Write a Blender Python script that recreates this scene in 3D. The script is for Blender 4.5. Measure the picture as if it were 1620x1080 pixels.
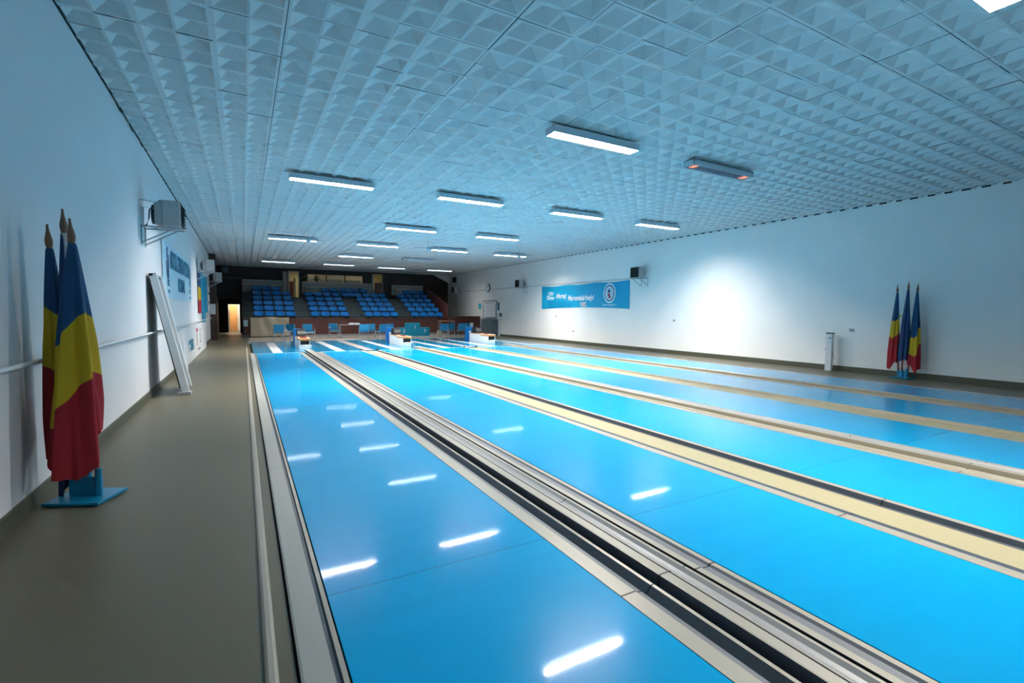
import bpy, math, random
from mathutils import Vector, Matrix
random.seed(7)
C = bpy.context.scene
for o in list(bpy.data.objects): bpy.data.objects.remove(o)
R = math.radians

# ------------------------------------------------------------------ camera
# frame 1620x1080, f = 761 px, yaw 29.15 deg to the right of +Y, pitched down 3.5 deg, small roll
def cam_axes(y, p, r):
    f = Vector((math.sin(y)*math.cos(p), math.cos(y)*math.cos(p), -math.sin(p)))
    rt = Vector((math.cos(y), -math.sin(y), 0)); dn = f.cross(rt)
    c, s = math.cos(r), math.sin(r)
    return c*rt + s*dn, -s*rt + c*dn, f
cr, cd, cf = cam_axes(R(29.15), R(3.5), R(-0.44))
cam = bpy.data.objects.new('camera', bpy.data.cameras.new('camera'))
C.collection.objects.link(cam)
cam.data.sensor_width = 36; cam.data.lens = 761/1620*36
cam.data.clip_start = .05; cam.data.clip_end = 200
cam.matrix_world = Matrix(((cr.x, -cd.x, -cf.x, 0), (cr.y, -cd.y, -cf.y, 0), (cr.z, -cd.z, -cf.z, 1.64), (0, 0, 0, 1)))
C.camera = cam
# ------------------------------------------------------------------ world, exposure
w = bpy.data.worlds.new('world'); C.world = w; w.use_nodes = True
w.node_tree.nodes['Background'].inputs[0].default_value = (.5, .6, .7, 1)
w.node_tree.nodes['Background'].inputs[1].default_value = .02
C.view_settings.view_transform = 'Standard'; C.view_settings.look = 'None'
C.view_settings.exposure = 0.14; C.view_settings.gamma = 1
C.view_settings.use_curve_mapping = False
LIGHT_W = 640.0       # watts of each ceiling fixture
FIX = dict(lit=[(4.42, 1.82), (4.35, 6.6), (.93, 11.65), (4.35, 11.65), (7.8, 11.7), (11.15, 11.75), (4.35, 16.75), (7.82, 16.85),
                (.93, 21.6), (4.33, 21.55), (7.7, 21.55), (11.05, 21.7), (4.4, 26.6), (.98, 31.95), (4.4, 31.8), (7.8, 32.2), (11.2, 32.2)])
def area(name, loc, sx, sy, watts, col=(1, 1, 1), spread=R(180), rot=(0, 0, 0)):
    l = bpy.data.lights.new(name, 'AREA'); l.shape = 'RECTANGLE'; l.size = sx; l.size_y = sy
    l.energy = watts; l.color = col; l.spread = spread
    o = bpy.data.objects.new(name, l); C.collection.objects.link(o); o.location = loc; o.rotation_euler = rot
    return o
for (x, y) in FIX['lit']:
    area('fixture_light', (x+.9, y, 4.582), 1.7, .2, LIGHT_W*(.16 if y > 31 else 1), (1, .925, .85), R(175))

# ------------------------------------------------------------------ materials
def lin(c):
    return tuple(((v/255)/12.92 if v/255 <= .04045 else (((v/255)+.055)/1.055)**2.4) for v in c)
def nt(m): return m.node_tree.nodes, m.node_tree.links
def mat(name, rgb, rough=.5, metal=0., var=.0, vscale=8., rvar=0., bump=0., bscale=60., emit=None, es=0., coat=0., stretch=(1, 1, 1), spec=.5, alpha=1., trans=0.):
    m = bpy.data.materials.new(name); m.use_nodes = True
    N, L = nt(m); b = N['Principled BSDF']
    c = lin(rgb)
    b.inputs['Base Color'].default_value = (*c, 1); b.inputs['Roughness'].default_value = rough
    b.inputs['Metallic'].default_value = metal; b.inputs['Specular IOR Level'].default_value = spec
    b.inputs['Coat Weight'].default_value = coat; b.inputs['Coat Roughness'].default_value = .05
    b.inputs['Transmission Weight'].default_value = trans; b.inputs['Alpha'].default_value = alpha
    tc = N.new('ShaderNodeTexCoord'); mp = N.new('ShaderNodeMapping'); mp.inputs['Scale'].default_value = stretch
    L.new(tc.outputs['Object'], mp.inputs[0])
    if var > 0 or rvar > 0:
        nz = N.new('ShaderNodeTexNoise'); nz.inputs['Scale'].default_value = vscale; nz.inputs['Detail'].default_value = 5
        L.new(mp.outputs[0], nz.inputs['Vector'])
        if var > 0:
            mx = N.new('ShaderNodeMix'); mx.data_type = 'RGBA'
            mx.inputs[6].default_value = (*[v*(1-var) for v in c], 1); mx.inputs[7].default_value = (*[min(1, v*(1+var)) for v in c], 1)
            L.new(nz.outputs[0], mx.inputs[0]); L.new(mx.outputs[2], b.inputs['Base Color'])
        if rvar > 0:
            mr = N.new('ShaderNodeMapRange'); mr.inputs[1].default_value = .35; mr.inputs[2].default_value = .7
            mr.inputs[3].default_value = max(.02, rough-rvar); mr.inputs[4].default_value = rough+rvar
            L.new(nz.outputs[0], mr.inputs[0]); L.new(mr.outputs[0], b.inputs['Roughness'])
    if bump > 0:
        n2 = N.new('ShaderNodeTexNoise'); n2.inputs['Scale'].default_value = bscale; n2.inputs['Detail'].default_value = 3
        L.new(mp.outputs[0], n2.inputs['Vector'])
        bp = N.new('ShaderNodeBump'); bp.inputs['Strength'].default_value = bump; bp.inputs['Distance'].default_value = .01
        L.new(n2.outputs[0], bp.inputs['Height']); L.new(bp.outputs[0], b.inputs['Normal'])
    if emit:
        b.inputs['Emission Color'].default_value = (*lin(emit), 1); b.inputs['Emission Strength'].default_value = es
    return m
def add_joint(m, off, period, width, dark=.12):
    """thin dark joint lines across Y, repeated every period metres"""
    N, L = nt(m); b = N['Principled BSDF']
    tc = N.new('ShaderNodeTexCoord'); sp = N.new('ShaderNodeSeparateXYZ'); L.new(tc.outputs['Object'], sp.inputs[0])
    a = N.new('ShaderNodeMath'); a.operation = 'SUBTRACT'; L.new(sp.outputs[1], a.inputs[0]); a.inputs[1].default_value = off
    p = N.new('ShaderNodeMath'); p.operation = 'PINGPONG'; L.new(a.outputs[0], p.inputs[0]); p.inputs[1].default_value = period/2
    g = N.new('ShaderNodeMath'); g.operation = 'LESS_THAN'; L.new(p.outputs[0], g.inputs[0]); g.inputs[1].default_value = width
    mx = N.new('ShaderNodeMix'); mx.data_type = 'RGBA'
    L.new(g.outputs[0], mx.inputs[0])
    src = b.inputs['Base Color']
    if src.is_linked: L.new(src.links[0].from_socket, mx.inputs[6])
    else: mx.inputs[6].default_value = src.default_value[:]
    c0 = src.default_value
    mx.inputs[7].default_value = (c0[0]*dark, c0[1]*dark, c0[2]*dark, 1)
    L.new(mx.outputs[2], src)
    return m
M = {}
M['wall_l'] = mat('dim_light_wall_paint', (212, 214, 216), .75, var=.05, vscale=1.2, bump=.15, bscale=45)  # greyer than the right wall: dimmer light on the left put into the colour
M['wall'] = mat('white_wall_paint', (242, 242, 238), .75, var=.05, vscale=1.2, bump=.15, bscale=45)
M['ceil'] = mat('ceiling_tile', (206, 206, 204), .6, var=.06, vscale=2.5)
M['void'] = mat('dark_void', (16, 26, 32), .9)
M['floor'] = mat('olive_vinyl', (100, 95, 76), .42, var=.16, vscale=70, rvar=.08, bump=.08, bscale=120)
M['stage'] = mat('beige_vinyl', (178, 170, 160), .28, var=.08, vscale=20, rvar=.08)
M['skirt'] = mat('olive_skirting', (78, 80, 66), .5, var=.1, vscale=10)
M['lane'] = add_joint(mat('blue_lane', (0, 158, 214), .24, var=.07, vscale=2.2, stretch=(.5, 2.2, 1), spec=.1, coat=.42), 2.85, 6., .004, .45)
M['approach'] = mat('teal_approach', (0, 118, 160), .12, var=.1, vscale=2.)
M['stripe'] = mat('white_stripe', (205, 208, 212), .2)
M['stripe2'] = mat('beige_stripe', (170, 160, 156), .22)
M['foul'] = mat('foul_line_white', (225, 235, 240), .3)
M['alu'] = add_joint(mat('cream_aluminium', (176, 170, 156), .38, .25, var=.06, vscale=6, stretch=(3, .4, 1)), 2.04, 6., .006, .1)
M['alug'] = add_joint(mat('grey_aluminium', (128, 130, 134), .42, .3, var=.06, vscale=6, stretch=(3, .4, 1)), 2.04, 6., .006, .1)
M['slate'] = add_joint(mat('slate_rubber', (70, 78, 88), .45, var=.08, vscale=4), 2.04, 6., .006, .1)
M['silver'] = add_joint(mat('silver_channel', (158, 158, 156), .42, .2), 9.3, 6., .006, .2)
M['greige'] = mat('greige_channel', (150, 141, 118), .5, var=.06, vscale=5)
M['umber'] = mat('umber_groove', (104, 97, 82), .6)
M['sheet'] = add_joint(mat('pale_zinc_sheet', (168, 168, 160), .45, .1, var=.06, vscale=5, stretch=(5, .3, 1)), 5.4, 6., .004, .3)
M['black'] = mat('black_rubber', (18, 19, 20), .6)
M['cream'] = mat('cream_gutter_floor', (168, 160, 126), .5, var=.09, vscale=30)
M['chrome'] = mat('chrome', (200, 205, 210), .18, 1.)
M['white'] = mat('white_enamel', (222, 226, 228), .4)
M['housing'] = mat('fixture_enamel', (190, 202, 210), .45)
M['tube'] = mat('fluorescent_tube', (255, 255, 255), .4, emit=(235, 248, 255), es=16.)
M['tube_dim'] = mat('failing_tube', (210, 215, 220), .4, emit=(225, 235, 240), es=.8)
M['tube_end'] = mat('glowing_tube_end', (255, 150, 90), .4, emit=(255, 130, 80), es=1.3)
M['tube_off'] = mat('unlit_tube', (150, 150, 160), .3)
M['grille'] = mat('dark_louvre', (135, 145, 155), .4, .3)
M['heater'] = mat('grey_painted_steel', (168, 170, 172), .45, var=.04, vscale=15)
M['dark'] = mat('black_plastic', (20, 24, 28), .5)
M['wood'] = mat('dark_brown_boarding', (52, 30, 22), .5, var=.25, vscale=3, stretch=(9, 9, .5))
M['wood2'] = mat('red_brown_panel', (84, 40, 27), .42, var=.2, vscale=3, stretch=(8, 8, .6))
M['wallwood'] = mat('black_brown_wall', (34, 27, 26), .6, var=.2, vscale=3, stretch=(9, 9, .5))
M['orange'] = mat('orange_wood', (196, 138, 84), .45, var=.12, vscale=6, stretch=(6, 1, 1))
M['seat'] = mat('blue_seat_plastic', (0, 108, 180), .4, spec=.3)
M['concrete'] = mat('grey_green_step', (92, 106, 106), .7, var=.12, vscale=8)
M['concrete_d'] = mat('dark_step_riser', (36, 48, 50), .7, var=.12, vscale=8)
M['ledge'] = mat('grey_ledge', (140, 142, 140), .6, var=.05)
M['fabric'] = mat('blue_fabric', (10, 116, 160), .8, bump=.2, bscale=300)
M['podium'] = mat('podium_cyan', (0, 158, 190), .4)
M['bin'] = mat('blue_cabinet', (0, 92, 160), .35)
M['standblue'] = mat('flag_stand_blue', (0, 128, 170), .35, coat=.2)
M['tan'] = mat('beige_cloth', (176, 166, 144), .85, bump=.4, bscale=12, var=.06)
M['cab'] = mat('grey_cabinet', (92, 108, 116), .45, var=.06)
M['paper'] = mat('white_paper', (240, 243, 245), .6)
M['fblue'] = mat('flag_blue', (0, 64, 106), .75, bump=.15, bscale=200)
M['fyel'] = mat('flag_yellow', (190, 158, 12), .75, bump=.15, bscale=200)
M['fred'] = mat('flag_red', (150, 10, 30), .75, bump=.15, bscale=200)
M['fdk'] = mat('flag_deep_blue', (0, 52, 96), .75, bump=.15, bscale=200)
M['finial'] = mat('turned_wood', (120, 84, 62), .5)
M['polered'] = mat('red_brown_pole', (130, 50, 42), .45)
M['polewhite'] = mat('white_pole', (190, 186, 188), .45)
M['banner'] = mat('banner_cyan', (0, 164, 206), .55, var=.08, vscale=1.5)
M['bdark'] = mat('banner_deep_cyan', (0, 120, 165), .55)
M['txtnavy'] = mat('navy_print', (0, 62, 112), .6)
M['txtteal'] = mat('teal_print', (0, 112, 140), .6)
M['txtwhite'] = mat('white_print', (228, 238, 245), .6)
M['txtred'] = mat('red_print', (176, 30, 60), .6)
M['txtgrey'] = mat('grey_print', (110, 112, 125), .6)
M['poster'] = mat('pale_banner', (186, 214, 226), .6)
M['green'] = mat('plant_leaf', (34, 58, 30), .6, var=.3)
M['petal'] = mat('pale_petals', (200, 195, 185), .7)
M['creamroom'] = mat('cream_room_paint', (218, 206, 160), .7)
M['frame'] = mat('cream_door_frame', (206, 200, 178), .5)
M['glass'] = mat('window_glass', (230, 240, 240), .03, alpha=.18, spec=.5)
M['redpad'] = mat('dark_red_cloth', (110, 20, 28), .7)
M['skyblue'] = mat('light_blue_patch', (60, 190, 210), .5)

# ------------------------------------------------------------------ mesh helpers
class MB:
    def __init__(s): s.v = []; s.f = []; s.m = []; s.sm = []
    def add(s, vs, fs, mi=0, smooth=False):
        b = len(s.v); s.v += [tuple(v) for v in vs]
        for f in fs: s.f.append([b+i for i in f]); s.m.append(mi); s.sm.append(smooth)
        return s
    def box(s, x0, x1, y0, y1, z0, z1, mi=0):
        vs = [(x0, y0, z0), (x1, y0, z0), (x1, y1, z0), (x0, y1, z0), (x0, y0, z1), (x1, y0, z1), (x1, y1, z1), (x0, y1, z1)]
        return s.add(vs, [(0, 3, 2, 1), (4, 5, 6, 7), (0, 1, 5, 4), (1, 2, 6, 5), (2, 3, 7, 6), (3, 0, 4, 7)], mi)
    def tube(s, pts, r, n=8, mi=0, r2=None):
        pts = [Vector(p) for p in pts]; rings = []; k = len(pts)
        for i, p in enumerate(pts):
            t = (pts[min(i+1, k-1)]-pts[max(i-1, 0)]).normalized()
            up = Vector((0, 0, 1)) if abs(t.z) < .9 else Vector((1, 0, 0))
            a = t.cross(up).normalized(); b = t.cross(a)
            rr = r if r2 is None else r+(r2-r)*i/(k-1)
            rings.append([p+a*math.cos(2*math.pi*j/n)*rr+b*math.sin(2*math.pi*j/n)*rr for j in range(n)])
        vs = [v for q in rings for v in q]; fs = []
        for i in range(k-1):
            for j in range(n): fs.append((i*n+j, i*n+(j+1) % n, (i+1)*n+(j+1) % n, (i+1)*n+j))
        s.add(vs, fs, mi, True)
        s.add([v for v in rings[0]], [tuple(range(n))], mi); s.add([v for v in rings[-1]], [tuple(reversed(range(n)))], mi)
        return s
    def lathe(s, prof, c, n=14, mi=0, axis=None):
        """prof: list of (r, h) along axis direction from point c"""
        c = Vector(c); ax = Vector(axis or (0, 0, 1)).normalized()
        up = Vector((1, 0, 0)) if abs(ax.x) < .9 else Vector((0, 1, 0))
        a = ax.cross(up).normalized(); b = ax.cross(a)
        vs = [c+ax*h+(a*math.cos(2*math.pi*j/n)+b*math.sin(2*math.pi*j/n))*r for r, h in prof for j in range(n)]
        fs = [(i*n+j, i*n+(j+1) % n, (i+1)*n+(j+1) % n, (i+1)*n+j) for i in range(len(prof)-1) for j in range(n)]
        s.add(vs, fs, mi, True)
        s.add(vs[:n], [tuple(range(n))], mi); s.add(vs[-n:], [tuple(range(n))], mi)
        return s
    def prism_y(s, prof, y0, y1, mi=0, mis=None, close=False):
        """profile (x,z) polyline swept along Y"""
        n = len(prof); vs = [(x, y0, z) for x, z in prof]+[(x, y1, z) for x, z in prof]
        for i in range(n-1 if not close else n):
            j = (i+1) % n
            s.add([vs[i], vs[j], vs[n+j], vs[n+i]], [(0, 1, 2, 3)], mis[i] if mis else mi)
        if close:
            s.add([(x, y0, z) for x, z in prof], [tuple(range(n))], mi); s.add([(x, y1, z) for x, z in prof], [tuple(range(n))], mi)
        return s
    def prism_x(s, prof, x0, x1, mi=0):
        n = len(prof); vs = [(x0, y, z) for y, z in prof]+[(x1, y, z) for y, z in prof]
        fs = [(i, (i+1) % n, n+(i+1) % n, n+i) for i in range(n)]+[tuple(range(n)), tuple(range(n, 2*n))]
        return s.add(vs, fs, mi)
    def build(s, name, mats, parent=None, bevel=0.):
        me = bpy.data.meshes.new(name); me.from_pydata(s.v, [], s.f)
        for m in (mats if isinstance(mats, (list, tuple)) else [mats]): me.materials.append(M[m] if isinstance(m, str) else m)
        me.polygons.foreach_set('material_index', s.m); me.polygons.foreach_set('use_smooth', s.sm)
        me.validate(); me.update()
        import bmesh
        bm = bmesh.new(); bm.from_mesh(me); bmesh.ops.recalc_face_normals(bm, faces=bm.faces); bm.to_mesh(me); bm.free()
        o = bpy.data.objects.new(name, me); C.collection.objects.link(o)
        if parent is not None: o.parent = parent
        if bevel:
            b = o.modifiers.new('bevel', 'BEVEL'); b.width = bevel; b.segments = 2; b.limit_method = 'ANGLE'
        return o
def tag(o, label, cat, group=None):
    o['label'] = label; o['category'] = cat
    if group: o['group'] = group
    return o
def thing(name, label, cat, loc=(0, 0, 0), rz=0, group=None):
    o = bpy.data.objects.new(name, None); C.collection.objects.link(o); o.location = loc; o.rotation_euler = (0, 0, rz)
    o.empty_display_size = .1
    return tag(o, label, cat, group)
def struct(o): o['kind'] = 'structure'; return o
def dup(root, loc, rz, label, group=None):
    r = root.copy(); C.collection.objects.link(r); r.location = loc; r.rotation_euler = (0, 0, rz); r['label'] = label
    if group: r['group'] = group
    for ch in list(root.children):
        c = ch.copy(); C.collection.objects.link(c); c.parent = r
        for g in ch.children:
            d = g.copy(); C.collection.objects.link(d); d.parent = c
    return r
def text(s_, size, m, mtx, parent, name='lettering', shear=0., sx=1., ext=.002, ax='CENTER', offset=0.):
    cu = bpy.data.curves.new(name, 'FONT'); cu.body = s_; cu.size = size; cu.shear = shear; cu.extrude = ext; cu.align_x = ax; cu.offset = offset
    t = bpy.data.objects.new('t', cu); C.collection.objects.link(t); bpy.context.view_layer.update()
    me = bpy.data.meshes.new_from_object(t); bpy.data.objects.remove(t)
    for v in me.vertices: v.co.x *= sx
    me.materials.clear(); me.materials.append(M[m])
    o = bpy.data.objects.new(name, me); C.collection.objects.link(o); o.parent = parent; o.matrix_local = mtx
    return o
def T_left(x, y, z): return Matrix(((0, 0, 1, x), (1, 0, 0, y), (0, 1, 0, z), (0, 0, 0, 1)))      # on a wall facing +X
def T_right(x, y, z): return Matrix(((0, 0, -1, x), (-1, 0, 0, y), (0, 1, 0, z), (0, 0, 0, 1)))   # on a wall facing -X
def T_front(x, y, z): return Matrix(((1, 0, 0, x), (0, 0, -1, y), (0, 1, 0, z), (0, 0, 0, 1)))    # facing -Y

XL, XR, HC = -1.56, 15.2, 4.65
YB, YE = -2.2, 38.5
# ------------------------------------------------------------------ room shell
f = MB()
f.box(XL, 15.2, YB, 43.8, -.22, -.12)                       # slab
f.box(XL, .172, YB, 43.8, -.12, 0)
f.box(13.62, XR, YB, 28, -.12, 0)
f.box(.172, 13.62, 28, 38.5, -.12, 0, 1); f.box(13.62, XR, 28, 38.5, -.12, 0, 1)
struct(f.build('floor', ['floor', 'stage']))
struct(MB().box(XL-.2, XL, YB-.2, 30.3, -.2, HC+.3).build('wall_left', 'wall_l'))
struct(MB().box(XL-.2, XL, 30.3, 44, -.2, HC+.3).build('wall_left_rear', 'wallwood'))
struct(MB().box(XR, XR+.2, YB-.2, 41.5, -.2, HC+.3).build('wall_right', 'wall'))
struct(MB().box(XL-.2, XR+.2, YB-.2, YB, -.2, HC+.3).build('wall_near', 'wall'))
# far wall with its openings
b = MB()
b.box(XL, -.1, YE, YE+.1, 2.45, HC+.3)
D1, D2, WN = (2.86, 3.62), (8.85, 9.68), (4.14, 8.17)
b.box(-.1, D1[0], YE, YE+.1, 0, HC+.3); b.box(D1[0], D1[1], YE, YE+.1, 4.5, HC+.3); b.box(D1[0], D1[1], YE, YE+.1, 0, 2.5)
b.box(D1[1], WN[0], YE, YE+.1, 0, HC+.3); b.box(WN[0], WN[1], YE, YE+.1, 4.36, HC+.3); b.box(WN[0], WN[1], YE, YE+.1, 0, 3.72)
b.box(WN[1], D2[0], YE, YE+.1, 0, HC+.3); b.box(D2[0], D2[1], YE, YE+.1, 4.55, HC+.3); b.box(D2[0], D2[1], YE, YE+.1, 0, 2.5)
b.box(D2[1], XR, YE, YE+.1, 0, HC+.3)
b.box(-.2, -.1, YE+.1, 41.4, 0, HC+.3)
struct(b.build('wall_far', 'wallwood'))
b = MB(); y = 41.0
b.box(XL, -.98, y, y+.1, 0, HC+.3); b.box(-.98, -.24, y, y+.1, 2.05, HC+.3); b.box(-.24, -.1, y, y+.1, 0, HC+.3)
struct(b.build('wall_corridor', 'wallwood'))
b = MB(); b.box(XL, 0, 43.6, 43.7, 0, 2.8); b.box(-.1, 0, 41.1, 43.6, 0, 2.8); b.box(XL, 0, 41.1, 43.7, 2.6, 2.7)
struct(b.build('wall_lobby', 'wall'))
b = MB(); b.box(2.2, 10.6, 41.2, 41.3, 2.2, 4.9); b.box(2.2, 2.3, YE+.1, 41.3, 2.2, 4.9); b.box(10.5, 10.6, YE+.1, 41.3, 2.2, 4.9)
b.box(2.2, 10.6, YE+.1, 41.3, 4.7, 4.8); b.box(2.2, 10.6, YE+.1, 41.3, 2.4, 2.5)
struct(b.build('wall_upper_room', 'creamroom'))
area('room_lamp', (4.2, 39.9, 4.6), 1.2, .3, 12, (1, .93, .8)); area('room_lamp', (8.2, 39.9, 4.6), 1.2, .3, 12, (1, .93, .8))
area('lobby_lamp', (-.55, 41.9, 2.55), .9, .9, 80, (1, .9, .72))
struct(MB().prism_y([(13.9, HC+.02), (XR, HC+.02), (XR, 4.05)], YE-.35, YE-.02, close=True).build('trim_1', 'wall'))
# skirtings
struct(MB().box(XL, XL+.025, YB, 30.3, 0, .13).build('baseboard_left', 'skirt'))
struct(MB().box(XR-.025, XR, YB, 28.9, 0, .15).build('baseboard_right', 'skirt'))
struct(MB().box(XL, XL+.3, 30.3, 30.7, 0, HC-.05).build('trim_2', 'wood'))
struct(MB().box(XL, -.1, YE-.03, YE, 2.44, 2.49).box(XL, -.1, YE-.02, YE, 3.82, 3.85).box(-.12, -.08, YE-.04, YE, 0, 2.45).build('trim_3', 'ledge'))
struct(MB().box(XL, XL+.014, YB, 30.3, HC-.012, HC+.03).build('gap_shadow_strip', 'void'))  # black strip painting the shadow line where ceiling meets left wall
tg = MB(); yy = -1.0
while yy < 30:
    tg.box(XR-.012, XR, yy, yy+.13+.05*random.random(), HC-.016, HC+.02); yy += .345
struct(tg.build('gap_shadow_dashes', 'void'))  # dark dashes standing in for shaded tile recesses along the right wall
# window of the upper room: three panes
for i in range(3):
    x0 = WN[0]+i*1.343; x1 = x0+1.343
    fr = MB()
    fr.box(x0, x0+.035, YE-.02, YE+.1, 3.72, 4.36).box(x1-.035, x1, YE-.02, YE+.1, 3.72, 4.36).box(x0, x1, YE-.02, YE+.1, 4.32, 4.36).box(x0, x1, YE-.02, YE+.1, 3.72, 3.76)
    o = struct(fr.build('window_%d' % (i+1), 'wood'))
    MB().box(x0+.035, x1-.035, YE+.03, YE+.04, 3.76, 4.32).build('pane', 'glass', o)
for n, (d, zt) in enumerate([(D1, 4.5), (D2, 4.55)]):
    fr = MB(); fr.box(d[0], d[0]+.08, YE-.04, YE+.12, 2.5, zt).box(d[1]-.08, d[1], YE-.04, YE+.12, 2.5, zt).box(d[0], d[1], YE-.04, YE+.12, zt-.08, zt)
    o = struct(fr.build('door_%d' % (n+1), 'frame'))
    if n == 0:
        lf = MB().box(0, .04, 0, .72, 0, 1.9).build('leaf', 'ledge', o); lf.location = (d[0]-.05, YE-.05, 2.52); lf.rotation_euler = (0, 0, R(155))
    else:
        lf = MB().box(0, .72, 0, .04, 0, 1.95).box(.12, .6, -.01, .05, 1.1, 1.8, 1).build('leaf', ['frame', 'paper'], o); lf.location = (d[0]+.06, YE+.12, 2.52); lf.rotation_euler = (0, 0, R(65))
o = struct(MB().box(-1.03, -.98, 40.97, 41.12, 0, 2.1).box(-.24, -.19, 40.97, 41.12, 0, 2.1).box(-1.03, -.19, 40.97, 41.12, 2.05, 2.1).build('door_3', 'wood'))
lf = MB().box(0, .52, 0, .04, 0.01, 2.02).build('leaf', 'orange', o); lf.location = (-.93, 42.9, 0); lf.rotation_euler = (0, 0, R(12))
hd = MB().tube([(.42, -.03, 1.0), (.5, -.03, 1.0)], .012).build('door_handle', 'chrome', lf)

# ceiling of square pyramid tiles: 0.69 m tiles of 2x2 recessed pyramids, ribs between, dark joints between boards
cm = MB(); t = .345
X0, Y0 = .46-2.07, 3.08-.69*9
nx, ny = int((XR+.3-X0)/t)+1, int((YE-Y0)/t)+1
V, F = [], []
for i in range(nx):
    for j in range(ny):
        xa, ya = X0+i*t, Y0+j*t; xb, yb = xa+t, ya+t
        if xb < XL or xa > XR: continue
        l = .034 if i % 2 == 0 else .015; r_ = .015 if i % 2 == 0 else .034
        q = .034 if j % 2 == 0 else .015; u = .015 if j % 2 == 0 else .034
        if i % 6 == 0: ga = .004
        else: ga = 0
        gb = .004 if i % 6 == 5 else 0
        ha = .003 if j % 2 == 0 else 0; hb = .003 if j % 2 == 1 else 0
        o_ = [(xa+ga, ya+ha), (xb-gb, ya+ha), (xb-gb, yb-hb), (xa+ga, yb-hb)]
        n_ = [(xa+l, ya+q), (xb-r_, ya+q), (xb-r_, yb-u), (xa+l, yb-u)]
        dz = random.uniform(-.004, .004)
        k = len(V)
        V += [(x, y, HC+dz) for x, y in o_]+[(x, y, HC+dz) for x, y in n_]
        ax = (xa+xb)/2+random.uniform(-.03, .03)+(.03 if (i+j) % 2 else -.03); ay = (ya+yb)/2+random.uniform(-.03, .03)
        V.append((ax, ay, HC+.095+random.uniform(-.012, .012)))
        F += [(k+a_, k+(a_+1) % 4, k+4+(a_+1) % 4, k+4+a_) for a_ in range(4)]
        F += [(k+4+a_, k+4+(a_+1) % 4, k+8) for a_ in range(4)]
me = bpy.data.meshes.new('ceiling'); me.from_pydata(V, [], F); me.materials.append(M['ceil']); me.update()
ce = bpy.data.objects.new('ceiling', me); C.collection.objects.link(ce); struct(ce)
struct(MB().box(XL-.2, XR+.2, YB-.2, 41.6, HC+.12, HC+.2).build('ceiling_deck', 'void'))

# ------------------------------------------------------------------ lanes
LX = [.385, 2.69, 4.99, 7.28, 9.60, 11.92]; RXs = [1.87, 4.195, 6.48, 8.80, 11.13, 13.44]
ordn = ['first', 'second', 'third', 'fourth', 'fifth', 'sixth']
YN, YF = -1.0, 20.45
side = ['beside the left aisle gutter', 'right of the near metal rails', 'right of the first cream divider',
        'right of the second metal rails', 'right of the second cream divider', 'beside the right aisle']
for k in range(6):
    o = tag(MB().box(LX[k], RXs[k], YN, YF-.06, -.1, 0).build('bowling_lane', 'lane', bevel=.002),
            'blue bowling lane, %s from the left, %s' % (ordn[k], side[k]), 'bowling lane', 'blue bowling lanes')
    MB().box(LX[k]-.02, RXs[k]+.03, YF-.06, YF, -.1, .001).build('foul_line', 'foul', o)
# approach
ap = tag(MB().box(.3, 13.5, YF, 28.0, -.1, 0).build('approach_floor', 'approach'), 'dark teal glossy run-up floor between the lane ends and the grandstand', 'floor')
for k in range(6):
    c = (LX[k]+RXs[k])/2
    MB().box(c-.18, c+.18, YF+.02, 27.3, 0, .002).build('stripe', 'stripe', ap)
for a, b_ in ((4.40, 4.80), (9.02, 9.42)):
    MB().box(a, b_, YF+.02, 27.6, 0, .002).build('stripe', 'stripe2', ap)['label'] = 'beige grey stripe'
# left aisle gutter
g = thing('gutter', 'grey aluminium side gutter along the left aisle, beside the leftmost lane', 'gutter')
MB().prism_y([(.172, -.08), (.182, .0), (.184, .020), (.195, .025), (.318, .022)], YN, YF, mis=[1, 1, 0, 0]).build('cover_sheet', ['sheet', 'black'], g)
MB().prism_y([(.318, .022), (.325, -.01), (.345, -.012), (.352, 0)], YN, YF, mi=0).build('channel', 'slate', g)
MB().prism_y([(.352, 0), (.376, 0), (.377, -.08), (.385, -.08)], YN, YF, mis=[0, 1, 1]).build('edge_strip', ['alu', 'black'], g)
c = tag(MB().prism_y([(.045, 0), (.05, .016), (.062, .024), (.085, .024), (.097, .016), (.102, 0)], YN, 24, mi=0).build('cable_cover', 'alu'), 'long rounded grey cable cover strip on the olive aisle floor', 'cable cover')

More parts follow.
